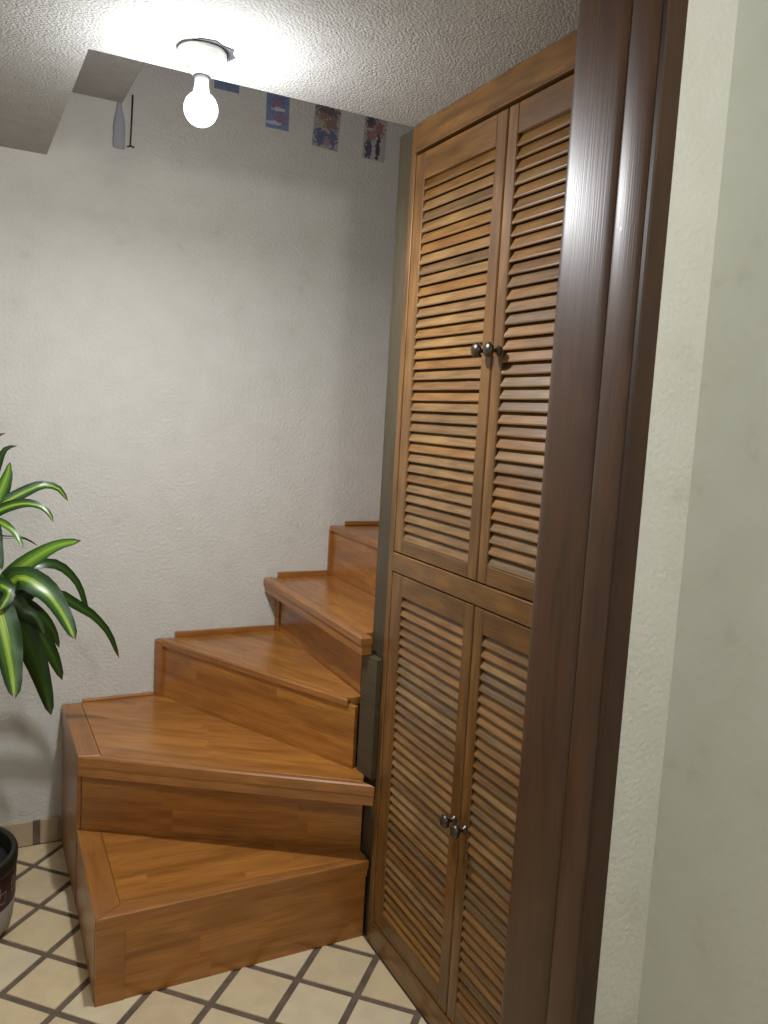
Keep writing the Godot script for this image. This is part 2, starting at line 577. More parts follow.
func build_closet() -> void:
	var c := thing("closet", "tall built-in closet with four louvred brown pine doors beside the stairs", "closet")
	var zf := 0.886
	var ze := 1.732
	# carcass
	put("side_panel", box(Vector3(CX + 0.02, 0.0, zf), Vector3(1.55, H, zf + 0.018), 0.001), M.closet, c)
	put("side_panel", box(Vector3(CX + 0.02, 0.0, ze - 0.018), Vector3(1.55, H, ze), 0.001), M.closet, c)
	put("back_panel", box(Vector3(1.535, 0.0, zf + 0.019), Vector3(1.55, H, ze - 0.019), 0.001), M.closet, c)
	put("shelf", box(Vector3(CX + 0.045, 1.09, zf + 0.019), Vector3(1.534, 1.13, ze - 0.019), 0.001), M.closet, c)
	put("top_panel", box(Vector3(CX + 0.045, H - 0.02, zf + 0.019), Vector3(1.534, H - 0.001, ze - 0.019), 0.001), M.closet, c)
	put("bottom_panel", box(Vector3(CX + 0.045, 0.04, zf + 0.019), Vector3(1.534, 0.07, ze - 0.019), 0.001), M.closet, c)
	# face frame
	put("frame_stile", box(Vector3(CX - 0.002, 0.0, zf), Vector3(CX + 0.02, H - 0.001, 0.909), 0.002, 1, Vector2(0.3, 0.1)), M.closet, c)
	put("frame_stile", box(Vector3(CX - 0.002, 0.0, 1.702), Vector3(CX + 0.02, H - 0.001, ze), 0.002, 1, Vector2(0.8, 0.3)), M.closet, c)
	var fa := put("fascia", box(Vector3(CX - 0.004, 2.176, 0.9095), Vector3(CX + 0.02, H - 0.0005, 1.7015), 0.002, 2, Vector2(0.1, 0.22)), M.closet, c)
	put("bead", box(Vector3(CX - 0.007, 2.170, 0.9095), Vector3(CX + 0.012, 2.1758, 1.7015), 0.002, 2, Vector2(0.1, 0.05)), M.closet, fa)
	put("middle_rail", box(Vector3(CX - 0.002, 1.087, 0.9095), Vector3(CX + 0.02, 1.138, 1.7015), 0.002, 2, Vector2(0.5, 0.13)), M.closet, c)
	put("plinth", box(Vector3(CX - 0.004, 0.0, 0.9095), Vector3(CX + 0.02, 0.070, 1.7015), 0.003, 2, Vector2(0.3, 0.3)), M.closet, c)
	closet_door(c, 1.1405, 2.1655, 0.911, 1.3115, 0.046, 0.068, 0.035, 1.293, 1.656, 35)
	closet_door(c, 1.1405, 2.1655, 1.3155, 1.7005, 0.037, 0.064, 0.042, 1.341, 1.655, 35)
	closet_door(c, 0.0725, 1.0845, 0.911, 1.3115, 0.056, 0.058, 0.050, 1.293, 0.562, 35)
	closet_door(c, 0.0725, 1.0845, 1.3155, 1.7005, 0.037, 0.058, 0.050, 1.340, 0.560, 35)
	# post between closet and stairs
	var p := thing("newel_post", "slim dark olive-brown post between the closet and the stairs", "post", Vector3(CX, 0, 0.86))
	put("post", box(Vector3(0.004, 0.0, -0.056), Vector3(0.062, H - 0.001, 0.0235), 0.002, 1, Vector2(0.1, 0.2)), M.post, p)
	put("block", prism([Vector2(-0.026, -0.052), Vector2(-0.018, 0.0255), Vector2(-0.0025, 0.0255), Vector2(0.0030, -0.052)], 0.4845, 0.832, 0.002), M.post, p)
	put("block", box(Vector3(0.008, 0.0, -0.122), Vector3(0.062, 0.83, -0.0565), 0.002, 1, Vector2(0.5, 0.1)), M.post, p)

# upright board whose -x face is gently rounded; grain upright
func rounded_board(x0: float, x1: float, z0: float, z1: float, bulge: float, y0: float, y1: float, off: Vector2) -> ArrayMesh:
	var st := SurfaceTool.new()
	st.begin(Mesh.PRIMITIVE_TRIANGLES)
	var n := 20
	var pts := []
	for k in n + 1:
		var f := float(k) / n
		var t := 2.0 * f - 1.0
		pts.append(Vector2(x0 + bulge * t * t + 0.004 * pow(absf(t), 14.0), lerpf(z0, z1, f)))
	st.set_smooth_group(0)
	for k in n:
		var p: Vector2 = pts[k]
		var q: Vector2 = pts[k + 1]
		face(st, [Vector3(p.x, y0, p.y), Vector3(q.x, y0, q.y), Vector3(q.x, y1, q.y), Vector3(p.x, y1, p.y)],
			[Vector2(y0, p.y) + off, Vector2(y0, q.y) + off, Vector2(y1, q.y) + off, Vector2(y1, p.y) + off])
	st.set_smooth_group(FLAT)
	var a: Vector2 = pts[0]
	var b: Vector2 = pts[n]
	for e in [[Vector2(x1, a.y), a], [b, Vector2(x1, b.y)], [Vector2(x1, b.y), Vector2(x1, a.y)]]:
		var p: Vector2 = e[0]
		var q: Vector2 = e[1]
		face(st, [Vector3(p.x, y0, p.y), Vector3(q.x, y0, q.y), Vector3(q.x, y1, q.y), Vector3(p.x, y1, p.y)],
			[Vector2(y0, p.x) + off, Vector2(y0, q.x) + off, Vector2(y1, q.x) + off, Vector2(y1, p.x) + off])
	for y in [y0, y1]:
		var rim := []
		var uvs := []
		for p in pts + [Vector2(x1, z1), Vector2(x1, z0)]:
			rim.append(Vector3(p.x, y, p.y))
			uvs.append(p)
		if y == y1:
			rim.reverse()
		face(st, rim, uvs)
	st.generate_normals()
	return st.commit()

func build_jamb() -> void:
	# dark door lining: two boards facing the hall and a casing edge
	var j := Node3D.new()
	j.name = "trim_1"
	add_child(j)
	structure(j, "dark glossy brown wooden door jamb rising past the closet", "door jamb")
	put("lining_board", rounded_board(0.8715, 0.8945, 1.716, 1.8405, 0.0018, 0.0, H - 0.0005, Vector2(0.1, 0.06)), M.jamb, j)
	put("backing_board", box(Vector3(0.8948, 0.0, 1.718), Vector3(1.020, H - 0.0005, 1.7395), 0.002, 1, Vector2(0.2, 0.33)), M.jamb, j)
	put("stop_board", rounded_board(0.8710, 0.8945, 1.8410, 1.906, 0.0034, 0.0, H - 0.0005, Vector2(0.6, 0.21)), M.jamb, j)
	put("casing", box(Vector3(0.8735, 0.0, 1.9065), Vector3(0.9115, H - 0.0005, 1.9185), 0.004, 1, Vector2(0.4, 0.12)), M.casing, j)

# ------------------------------------------------------------------ stairs
func build_stairs() -> void:
	var s := thing("staircase", "orange-brown laminate winder stairs climbing behind the louvred closet", "staircase")
	var h1 := 0.237
	var h2 := 0.484
	var h3 := 0.686
	var h4 := 0.887
	var h5 := 1.077
	# ---- step 1: a wedge
	var a := Vector2(0.278, 0.876)
	var b := Vector2(1.024, 0.876)
	var c := Vector2(1.024, 0.815)
	var d := Vector2(0.287, 0.410)
	var li := Vector2(0.345, 0.828)                  # inner corner of the mitred border
	var ri := Vector2(1.024, 0.852)
	var di := Vector2(0.352, 0.446)
	var tr := put("tread", prism([li, ri, c, di], h1 - 0.03, h1 - 0.0006, 0.0006, 0.03, Vector2(0.1, 0.02)), M.tread, s)
	put("border", prism([a, li + Vector2(-0.0006, 0.0012), di + Vector2(-0.0006, 0), d], h1 - 0.03, h1, 0.0022, PI / 2, Vector2(0.3, 0.11)), M.moulding, tr)
	put("border", prism([a + Vector2(0.0016, 0), b, ri + Vector2(0, 0.0006), li + Vector2(0.0016, 0.0006)], h1 - 0.03, h1, 0.003, 0.0, Vector2(0.6, 0.23)), M.moulding, tr)
	var rs := put("riser", board(Vector2(0.352, 0.868), Vector2(1.020, 0.868), 0.0, h1 - 0.0515, 0.016, 0.001, Vector2(0.1, 0.07)), M.tread, s)
	put("trim", board(Vector2(0.281, 0.8705), Vector2(0.3514, 0.8705), 0.0, h1 - 0.0515, 0.018, 0.001, Vector2(0.8, 0.31)), M.moulding, rs)
	put("apron", board(Vector2(0.281, 0.8715), Vector2(1.022, 0.8715), h1 - 0.051, h1 - 0.0303, 0.018, 0.001, Vector2(0.3, 0.02)), M.tread, rs)
	put("side_panel", board(Vector2(0.288, 0.412), Vector2(0.280, 0.8515), 0.0, h1 - 0.0303, 0.012, 0.001), M.moulding, s)
	# ---- step 2: kite between the riser lines
	var r2a := Vector2(0.300, 0.412)
	var r2b := Vector2(1.026, 0.8115)
	rs = put("riser", board(r2a, r2b, h1 - 0.03, h2 - 0.0605, 0.014, 0.001, Vector2(0.2, 0.15)), M.tread, s)
	var n2a := Vector2(0.283, 0.458)
	var n2b := Vector2(1.004, 0.922)
	var t2 := [Vector2(0.345, 0.012), Vector2(0.345, 0.470), Vector2(0.987, 0.883), Vector2(1.026, 0.815), Vector2(0.604, 0.012)]
	tr = put("tread", prism(t2, h2 - 0.03, h2 - 0.0006, 0.0006, 0.58, Vector2(0.45, 0.12)), M.tread, s)
	put("border", prism([Vector2(0.283, 0.012), Vector2(0.3444, 0.012), Vector2(0.3444, 0.4694), n2a], h2 - 0.03, h2, 0.0022, PI / 2, Vector2(0.2, 0.3)), M.moulding, tr)
	put("nosing", prism([n2a + Vector2(0.0016, 0.001), Vector2(0.3454, 0.4706), Vector2(0.9868, 0.8834), n2b], h2 - 0.03, h2, 0.004, 0.57, Vector2(0.7, 0.1)), M.moulding, tr)
	put("apron", board(Vector2(0.2845, 0.4565), Vector2(1.0035, 0.9195), h2 - 0.060, h2 - 0.0304, 0.02, 0.001, Vector2(0.25, 0.22)), M.moulding, rs)
	put("side_panel", board(Vector2(0.286, 0.012), Vector2(0.286, 0.411), 0.0, h2 - 0.0608, 0.012, 0.001, Vector2(0.4, 0.2)), M.moulding, s)
	put("side_panel", board(Vector2(0.2845, 0.012), Vector2(0.2845, 0.4555), h2 - 0.0604, h2 - 0.0304, 0.012, 0.001, Vector2(0.4, 0.2)), M.moulding, s)
	# ---- step 3
	rs = put("riser", board(Vector2(0.600, 0.016), Vector2(0.991, 0.801), h2 - 0.028, h3 - 0.0155, 0.014, 0.001, Vector2(0.55, 0.1)), M.tread, s)
	put("trim", board(Vector2(0.585, 0.008), Vector2(0.602, 0.042), h2, h3 - 0.004, 0.012, 0.001, Vector2(0.4, 0.3)), M.moulding, rs)
	tr = put("tread", prism([Vector2(0.622, 0.012), Vector2(0.991, 0.766), Vector2(1.030, 0.766), Vector2(1.040, 0.012)], h3 - 0.022, h3 - 0.0006, 0.0006, 1.1, Vector2(0.2, 0.3)), M.tread, s)
	put("nosing", prism([Vector2(0.587, 0.004), Vector2(0.974, 0.782), Vector2(0.9906, 0.7658), Vector2(0.6214, 0.012)], h3 - 0.020, h3 + 0.001, 0.005, 1.11, Vector2(0.4, 0.2)), M.moulding, tr)
	# ---- step 4 with its deep overhanging nosing
	rs = put("riser", board(Vector2(1.036, 0.012), Vector2(1.036, 0.735), h3 - 0.02, h4 - 0.0525, 0.014, 0.001, Vector2(0.15, 0.05)), M.tread, s)
	put("trim", board(Vector2(1.024, 0.006), Vector2(1.031, 0.032), h3, h4 - 0.053, 0.012, 0.001, Vector2(0.1, 0.1)), M.moulding, rs)
	tr = put("tread", prism([Vector2(1.012, 0.012), Vector2(1.012, 0.801), Vector2(1.256, 0.801), Vector2(1.256, 0.012)], h4 - 0.022, h4 - 0.0006, 0.0006, PI / 2, Vector2(0.33, 0.27)), M.tread, s)
	put("nosing", prism([Vector2(0.976, 0.004), Vector2(0.976, 0.846), Vector2(1.0115, 0.846), Vector2(1.0115, 0.004)], h4 - 0.022, h4 + 0.001, 0.006, PI / 2, Vector2(0.2, 0.05)), M.moulding, tr)
	put("apron", board(Vector2(0.981, 0.005), Vector2(0.981, 0.844), h4 - 0.052, h4 - 0.0224, 0.03, 0.002, Vector2(0.1, 0.36)), M.moulding, rs)
	# ---- straight steps behind the closet
	var x := 1.238
	var y := h5
	for k in 4:
		rs = put("riser", board(Vector2(x + 0.004, 0.012), Vector2(x + 0.004, 0.828), y - 0.21, y - 0.016, 0.014, 0.001, Vector2(0.2 * k, 0.13 * k + 0.1)), M.tread, s)
		put("trim", board(Vector2(x - 0.008, 0.0005), Vector2(x - 0.008, 0.0115), y - 0.19, y - 0.016, 0.03, 0.001, Vector2(0.1, 0.1)), M.moulding, rs)
		tr = put("tread", prism([Vector2(x + 0.03, 0.012), Vector2(x + 0.03, 0.828), Vector2(x + 0.268, 0.828), Vector2(x + 0.268, 0.012)], y - 0.022, y - 0.0006, 0.0006, PI / 2, Vector2(0.3 * k, 0.1)), M.tread, s)
		put("nosing", prism([Vector2(x - 0.006, 0.002), Vector2(x - 0.006, 0.829), Vector2(x + 0.0295, 0.829), Vector2(x + 0.0295, 0.002)], y - 0.018, y + 0.001, 0.005, PI / 2, Vector2(0.3, 0.2)), M.moulding, tr)
		put("wall_trim", box(Vector3(x + 0.055, y, 0.0005), Vector3(x + 0.252, y + 0.016, 0.0115), 0.002, 0), M.moulding, tr)
		x += 0.25
		y += 0.19
	# wall trims lying on treads 2, 3, 4
	put("wall_trim", prism([Vector2(0.350, 0.0005), Vector2(0.350, 0.016), Vector2(0.585, 0.0165), Vector2(0.585, 0.0005)], h2, h2 + 0.008, 0.002), M.moulding, s)
	put("wall_trim", prism([Vector2(0.655, 0.0005), Vector2(0.655, 0.017), Vector2(1.022, 0.013), Vector2(1.022, 0.0005)], h3, h3 + 0.019, 0.002), M.moulding, s)
	put("wall_trim", prism([Vector2(1.030, 0.0005), Vector2(1.030, 0.015), Vector2(1.228, 0.0125), Vector2(1.228, 0.0005)], h4, h4 + 0.018, 0.002), M.moulding, s)

# ------------------------------------------------------------------ lights
func build_bulb() -> void:
	var at := Vector3(0.446, H, 1.02)
	var f := thing("bulb_socket", "white porcelain bulb socket screwed to the stippled ceiling", "light fixture", at)
	put("base", lathe([Vector2(0.0, -0.052), Vector2(0.018, -0.052), Vector2(0.024, -0.045), Vector2(0.040, -0.036), Vector2(0.049, -0.024), Vector2(0.051, -0.014), Vector2(0.051, -0.004), Vector2(0.049, -0.002), Vector2(0.0, -0.002)], 40), M.porcelain, f)
	put("collar", lathe([Vector2(0.0, -0.056), Vector2(0.0155, -0.056), Vector2(0.0185, -0.0535), Vector2(0.0185, -0.0522), Vector2(0.0, -0.0522)], 28), M.metal_dark, f)
	put("screw", lathe([Vector2(0.0, -0.045), Vector2(0.003, -0.0445), Vector2(0.004, -0.042), Vector2(0.004, -0.034), Vector2(0.0, -0.034)], 12), M.metal_dark, f, Vector3(-0.028, 0.002, 0.006))
	var pl := put("dark_hole_sheet", prism([Vector2(-0.045, -0.02), Vector2(-0.02, -0.044), Vector2(0.03, -0.04), Vector2(0.060, -0.024), Vector2(0.069, 0.004), Vector2(0.060, 0.020), Vector2(0.056, 0.042), Vector2(0.030, 0.050), Vector2(0.012, 0.064), Vector2(-0.018, 0.058), Vector2(-0.030, 0.040)], -0.0022, -0.0003, 0.0), M.metal_dark, f)  # flat dark sheet painted for the darkness of a broken plaster hole
	pl.set_meta("label", "flat dark ragged-edged sheet standing in for the ceiling hole around the socket")
	var b := thing("light_bulb", "lit round white bulb hanging in the porcelain ceiling socket", "light bulb", at)
	put("neck", lathe([Vector2(0.0, -0.090), Vector2(0.0175, -0.090), Vector2(0.0165, -0.078), Vector2(0.0150, -0.066), Vector2(0.0150, -0.0562), Vector2(0.0, -0.0562)], 28), M.porcelain, b)
	var g := [Vector2(0.0, -0.154)]
	for k in range(1, 14):
		var t := PI * k / 16.0
		g.append(Vector2(0.036 * sin(t), -0.118 - 0.036 * cos(t)))
	g.append_array([Vector2(0.0182, -0.0902), Vector2(0.0, -0.0902)])
	put("globe", lathe(g, 36), M.bulb, b)
	# the light the bulb gives: all round, and stronger out of its lower face
	var o := OmniLight3D.new()
	o.name = "bulb_glow_light"
	add_child(o)
	o.position = at + Vector3(0, -0.142, 0)
	o.light_color = Color(0.975, 0.985, 1.0)
	o.light_energy = 0.22
	o.light_size = 0.036
	o.omni_range = 12.0
	o.omni_attenuation = 2.0
	o.shadow_enabled = true
	var ar := AreaLight3D.new()
	ar.name = "bulb_down_light"
	add_child(ar)
	ar.position = at + Vector3(0, -0.156, 0)
	ar.rotation = Vector3(-PI / 2, 0, 0)
	ar.area_size = Vector2(0.05, 0.05)
	ar.light_color = Color(0.975, 0.985, 1.0)
	ar.light_energy = 1.06
	ar.area_range = 12.0
	ar.area_attenuation = 2.0
	ar.shadow_enabled = true

func build_room_lamp() -> void:
	var at := Vector3(0.48, H, 2.95)
	var f := thing("ceiling_lamp", "round white glass ceiling lamp of the hall facing the stairs", "ceiling lamp", at)
	put("base", lathe([Vector2(0.0, -0.03), Vector2(0.09, -0.03), Vector2(0.09, -0.001), Vector2(0.0, -0.001)], 32), M.porcelain, f)
	var g := [Vector2(0.0, -0.15)]
	for k in range(1, 10):
		var t := PI * k / 12.0
		g.append(Vector2(0.11 * sin(t), -0.08 - 0.07 * cos(t)))
	g.append_array([Vector2(0.07, -0.0305), Vector2(0.0, -0.0305)])
	var gm := StandardMaterial3D.new()
	gm.albedo_color = Color(1, 1, 1)
	gm.emission_enabled = true
	gm.emission = Color(1.0, 0.96, 0.88)
	gm.emission_energy_multiplier = 2.0
	put("glass_globe", lathe(g, 32), gm, f)
	var o := OmniLight3D.new()
	o.name = "hall_lamp_light"
	add_child(o)
	o.position = at + Vector3(0, -0.09, 0)
	o.light_color = Color(0.985, 1.0, 0.97)
	o.light_energy = 0.62
	o.light_size = 0.11
	o.omni_range = 12.0
	o.omni_attenuation = 2.0
	o.shadow_enabled = true

# ------------------------------------------------------------------ plant
const LEAVES := [
	[[Vector3(0.060,0.968,0.470), Vector3(0.086,0.898,0.513), Vector3(0.103,0.809,0.557), Vector3(0.111,0.725,0.600)], 0.0827, 0],
	[[Vector3(0.101,0.932,0.420), Vector3(0.140,0.858,0.415), Vector3(0.177,0.753,0.410), Vector3(0.201,0.667,0.405), Vector3(0.215,0.595,0.400)], 0.0705, 1],
	[[Vector3(0.112,0.916,0.400), Vector3(0.170,0.855,0.390), Vector3(0.213,0.782,0.380), Vector3(0.236,0.723,0.370), Vector3(0.248,0.683,0.360)], 0.0552, 1],
	[[Vector3(0.085,0.990,0.450), Vector3(0.133,1.019,0.480), Vector3(0.190,0.987,0.510), Vector3(0.233,0.925,0.540), Vector3(0.259,0.860,0.570)], 0.0705, 0],
	[[Vector3(0.066,0.950,0.440), Vector3(0.105,1.013,0.447), Vector3(0.159,1.062,0.455), Vector3(0.224,1.101,0.462), Vector3(0.283,1.112,0.470)], 0.0490, 2],
	[[Vector3(0.092,0.982,0.400), Vector3(0.143,1.019,0.388), Vector3(0.196,1.035,0.377), Vector3(0.244,1.020,0.365), Vector3(0.290,0.966,0.353), Vector3(0.314,0.896,0.342), Vector3(0.324,0.862,0.330)], 0.0306, 1],
	[[Vector3(0.097,0.945,0.400), Vector3(0.159,0.956,0.387), Vector3(0.239,0.940,0.373), Vector3(0.290,0.902,0.360), Vector3(0.333,0.869,0.347), Vector3(0.382,0.807,0.333), Vector3(0.414,0.723,0.320)], 0.0337, 1],
	[[Vector3(0.043,1.163,0.400), Vector3(0.091,1.196,0.408), Vector3(0.141,1.211,0.416), Vector3(0.181,1.204,0.424), Vector3(0.203,1.185,0.432), Vector3(0.213,1.161,0.440)], 0.0306, 0],
	[[Vector3(0.048,1.171,0.380), Vector3(0.093,1.206,0.374), Vector3(0.138,1.233,0.368), Vector3(0.190,1.256,0.362), Vector3(0.233,1.247,0.356), Vector3(0.260,1.209,0.350)], 0.0337, 0],
	[[Vector3(0.067,1.160,0.420), Vector3(0.095,1.154,0.437), Vector3(0.119,1.131,0.453), Vector3(0.136,1.098,0.470)], 0.0245, 2],
	[[Vector3(0.058,1.116,0.380), Vector3(0.098,1.111,0.373), Vector3(0.144,1.106,0.367), Vector3(0.181,1.082,0.360)], 0.0092, 1],
	[[Vector3(0.053,1.195,0.400), Vector3(0.082,1.239,0.397), Vector3(0.099,1.282,0.393), Vector3(0.107,1.320,0.390)], 0.0368, 2],
	[[Vector3(0.043,1.205,0.410), Vector3(0.072,1.300,0.412), Vector3(0.089,1.349,0.415), Vector3(0.106,1.363,0.418), Vector3(0.123,1.366,0.420)], 0.0245, 1],
	[[Vector3(0.033,1.216,0.390), Vector3(0.058,1.351,0.387), Vector3(0.077,1.389,0.383), Vector3(0.097,1.398,0.380)], 0.0214, 1],
	[[Vector3(0.058,1.172,0.370), Vector3(0.088,1.213,0.363), Vector3(0.106,1.254,0.357), Vector3(0.114,1.295,0.350)], 0.0214, 1],
	[[Vector3(0.106,0.943,0.420), Vector3(0.141,0.908,0.423), Vector3(0.172,0.890,0.427), Vector3(0.193,0.844,0.430)], 0.0521, 1],
	[[Vector3(0.123,0.933,0.380), Vector3(0.186,0.887,0.370), Vector3(0.222,0.835,0.360), Vector3(0.240,0.777,0.350)], 0.0368, 1],
	[[Vector3(0.056,1.171,0.460), Vector3(0.075,1.107,0.480), Vector3(0.083,1.043,0.500)], 0.0306, 1],
	[[Vector3(0.052,0.978,0.440), Vector3(0.080,0.995,0.460), Vector3(0.104,0.979,0.480), Vector3(0.079,0.936,0.500)], 0.0490, 0],
	[[Vector3(0.048,0.967,0.390), Vector3(0.093,0.977,0.380), Vector3(0.134,0.930,0.370), Vector3(0.171,0.932,0.360)], 0.0429, 1],
]

func leaf_image(edge: Color, mid: Color, stripe: Color, seed_: int) -> ImageTexture:
	var img := Image.create(128, 128, true, Image.FORMAT_RGB8)
	var n := noise(seed_, 1.0, 2)
	for x in 128:
		for y in 128:
			var v := absf(y / 127.0 - 0.5) * 2.0            # 0 at the midrib, 1 at the edge
			var st := n.get_noise_2d(x * 0.01, y * 0.22)
			var k := smoothstep(0.04, 0.36, v + st * 0.22)
			var c := stripe.lerp(mid, k).lerp(edge, smoothstep(0.45, 0.8, v + st * 0.2))
			var tip := smoothstep(0.95, 0.99, x / 127.0 + st * 0.02)
			img.set_pixel(x, y, c.lerp(Color(0.36, 0.24, 0.10), tip))
	img.generate_mipmaps()
	return ImageTexture.create_from_image(img)

func leaf_mesh(ctrl: Array, width: float, facing: Vector3) -> ArrayMesh:
	var cv := Curve3D.new()
	for k in ctrl.size():
		var t: Vector3 = (ctrl[mini(k + 1, ctrl.size() - 1)] - ctrl[maxi(k - 1, 0)]) / 6.0
		cv.add_point(ctrl[k], -t, t)
	var l := cv.get_baked_length()
	var n := 16
	var rows := []
	for k in n + 1:
		var f := float(k) / n
		var p := cv.sample_baked(l * f, true)
		var tg := (cv.sample_baked(minf(l, l * f + 0.004), true) - cv.sample_baked(maxf(0, l * f - 0.004), true)).normalized()
		var side := tg.cross(facing).normalized()
		var nrm := side.cross(tg).normalized()
		var w := width * 0.5 * clampf(pow(sin(PI * clampf(0.10 + 0.90 * f, 0, 1)), 0.62) * (1.0 if f > 0.3 else lerpf(0.45, 1.0, f / 0.3)), 0.02, 1.0)
		var row := []
		for c in [-1.0, -0.5, 0.0, 0.5, 1.0]:
			var wave := 0.05 * sin(f * 17.0 + c * 2.0) * absf(c) * width
			row.append([p + side * c * w - nrm * (0.22 * w * (1.0 - c * c) - wave), Vector2(f, 0.5 + 0.5 * c)])
		rows.append(row)
	var st := SurfaceTool.new()
	st.begin(Mesh.PRIMITIVE_TRIANGLES)
	st.set_smooth_group(0)
	for k in n:
		for c in 4:
			var q := [rows[k][c], rows[k + 1][c], rows[k + 1][c + 1], rows[k][c + 1]]
			for i in [0, 1, 2, 0, 2, 3]:
				st.set_uv(q[i][1])
				st.add_vertex(q[i][0])
	st.index()
	st.generate_normals()
	return st.commit()

func build_plant() -> void:
	var cz := 0.41
	var px := -0.052
	# pot
	var pl := thing("potted_dracaena", "leafy green dracaena with yellow-striped drooping leaves in a dark-rimmed pot", "potted plant")
	var bandtex := Image.create(1024, 64, true, Image.FORMAT_RGB8)
	var nz := noise(77, 1.0, 2)
	for x in 1024:
		for y in 64:
			var a := TAU * x / 1024.0
			var s := 0.0
			# pale scroll work: loops running round the band
			var u := fmod(x, 86.0) / 86.0 - 0.5
			var v := y / 64.0 - 0.5
			var r1 := Vector2(u * 1.2 - 0.12, v - 0.05).length()
			var r2 := Vector2(u * 1.2 + 0.28, v + 0.12).length()
			var q := nz.get_noise_2d(cos(a) * 9.0, sin(a) * 9.0 + v * 3.0) * 0.1
			s = maxf(1.0 - absf(r1 - 0.24 + q) / 0.045, 1.0 - absf(r2 - 0.15 - q) / 0.04)
			s = maxf(s, 1.0 - absf(r1 - 0.09) / 0.04)
			bandtex.set_pixel(x, y, Color(0.20, 0.085, 0.10).lerp(Color(0.76, 0.66, 0.66), clampf(s, 0, 1) * 0.9))
	bandtex.generate_mipmaps()
	var bm := StandardMaterial3D.new()
	bm.albedo_texture = ImageTexture.create_from_image(bandtex)
	bm.uv1_scale = Vector3(1, 1.0 / 0.097, 1)
	bm.uv1_offset = Vector3(0, -0.095 / 0.097, 0)
	bm.roughness = 0.4
	var pot := put("pot", lathe([Vector2(0.0, 0.002), Vector2(0.145, 0.002), Vector2(0.160, 0.010), Vector2(0.168, 0.03), Vector2(0.175, 0.0948), Vector2(0.0, 0.0948)], 48), plain(Color(0.60, 0.57, 0.52), 0.5), pl, Vector3(px, 0, cz))
	pot.set_meta("label", "pale pot with dark rim and maroon scroll-printed band")
	put("printed_band", lathe([Vector2(0.1752, 0.095), Vector2(0.179, 0.192)], 48), bm, pot)
	put("rim", lathe([Vector2(0.1765, 0.1922), Vector2(0.180, 0.1925), Vector2(0.1815, 0.198), Vector2(0.1815, 0.222), Vector2(0.178, 0.230), Vector2(0.166, 0.230), Vector2(0.163, 0.224), Vector2(0.160, 0.168)], 48), plain(Color(0.12, 0.13, 0.11), 0.35), pot)
	var soil := plain(Color(0.13, 0.10, 0.075), 0.95)
	var sn := noise_tex(81, 0.05, 256)
	sn.as_normal_map = true
	soil.normal_enabled = true
	soil.normal_texture = sn
	soil.uv1_triplanar = true
	soil.uv1_scale = Vector3.ONE * 4.0
	put("soil", lathe([Vector2(0.0, 0.15), Vector2(0.1595, 0.15), Vector2(0.1595, 0.183), Vector2(0.10, 0.189), Vector2(0.0, 0.192)], 32), soil, pot)
	# plant
	var bark := plain(Color(0.42, 0.36, 0.27), 0.9)
	put("stem", tube([Vector3(px, 0.185, cz), Vector3(px + 0.006, 0.5, cz), Vector3(px + 0.02, 0.93, cz), Vector3(px + 0.03, 1.0, cz)], [0.019, 0.018, 0.016, 0.013]), bark, pl)
	put("stem", tube([Vector3(px - 0.03, 0.185, cz - 0.03), Vector3(px - 0.02, 0.6, cz - 0.03), Vector3(px + 0.03, 1.08, cz - 0.01), Vector3(px + 0.05, 1.21, cz - 0.01)], [0.015, 0.014, 0.012, 0.009]), bark, pl)
	var mats := []
	for t in [leaf_image(Color(0.12, 0.22, 0.09), Color(0.22, 0.36, 0.11), Color(0.60, 0.70, 0.24), 61), leaf_image(Color(0.10, 0.19, 0.07), Color(0.14, 0.26, 0.08), Color(0.22, 0.34, 0.10), 62), leaf_image(Color(0.20, 0.34, 0.10), Color(0.38, 0.53, 0.16), Color(0.56, 0.67, 0.24), 63)]:
		var m := StandardMaterial3D.new()
		m.albedo_texture = t
		m.roughness = 0.33
		m.backlight_enabled = true
		m.backlight = Color(0.25, 0.3, 0.08)
		m.cull_mode = BaseMaterial3D.CULL_DISABLED
		mats.append(m)
	for e in LEAVES:
		var ctrl: Array = e[0].duplicate()
		var first: Vector3 = ctrl[0]
		ctrl.push_front(Vector3(px + 0.035, 0.975 if first.y < 1.05 else clampf(first.y - 0.03, 1.1, 1.19), cz))
		var dir: Vector3 = (ctrl[-1] - ctrl[0]).normalized()
		var facing := Vector3(0.25, 0.55 if dir.y > -0.5 else 0.25, 0.9).normalized()
		put("leaf", leaf_mesh(ctrl, e[1], facing), mats[e[2]], pl)
	# the leaves on the side away from the stairs
	for k in 16:
		var a := lerpf(2.0, 4.1, k / 15.0)                 # towards -x
		var up := rng.randf_range(0.02, 0.22)
		var len_ := rng.randf_range(0.28, 0.42)
		var o := Vector3(px + 0.03, 0.96 if k % 2 == 0 else 1.17, cz)
		var dv := Vector3(cos(a), 0, -sin(a) * 0.7)
		var ctrl := [o, o + dv * len_ * 0.35 + Vector3(0, up * 0.8, 0), o + dv * len_ * 0.75 + Vector3(0, up * 0.6, 0), o + dv * len_ + Vector3(0, up - 0.3, 0)]
		put("leaf", leaf_mesh(ctrl, rng.randf_range(0.045, 0.075), (Vector3.UP + dv * 0.5).normalized()), mats[k % 3], pl)

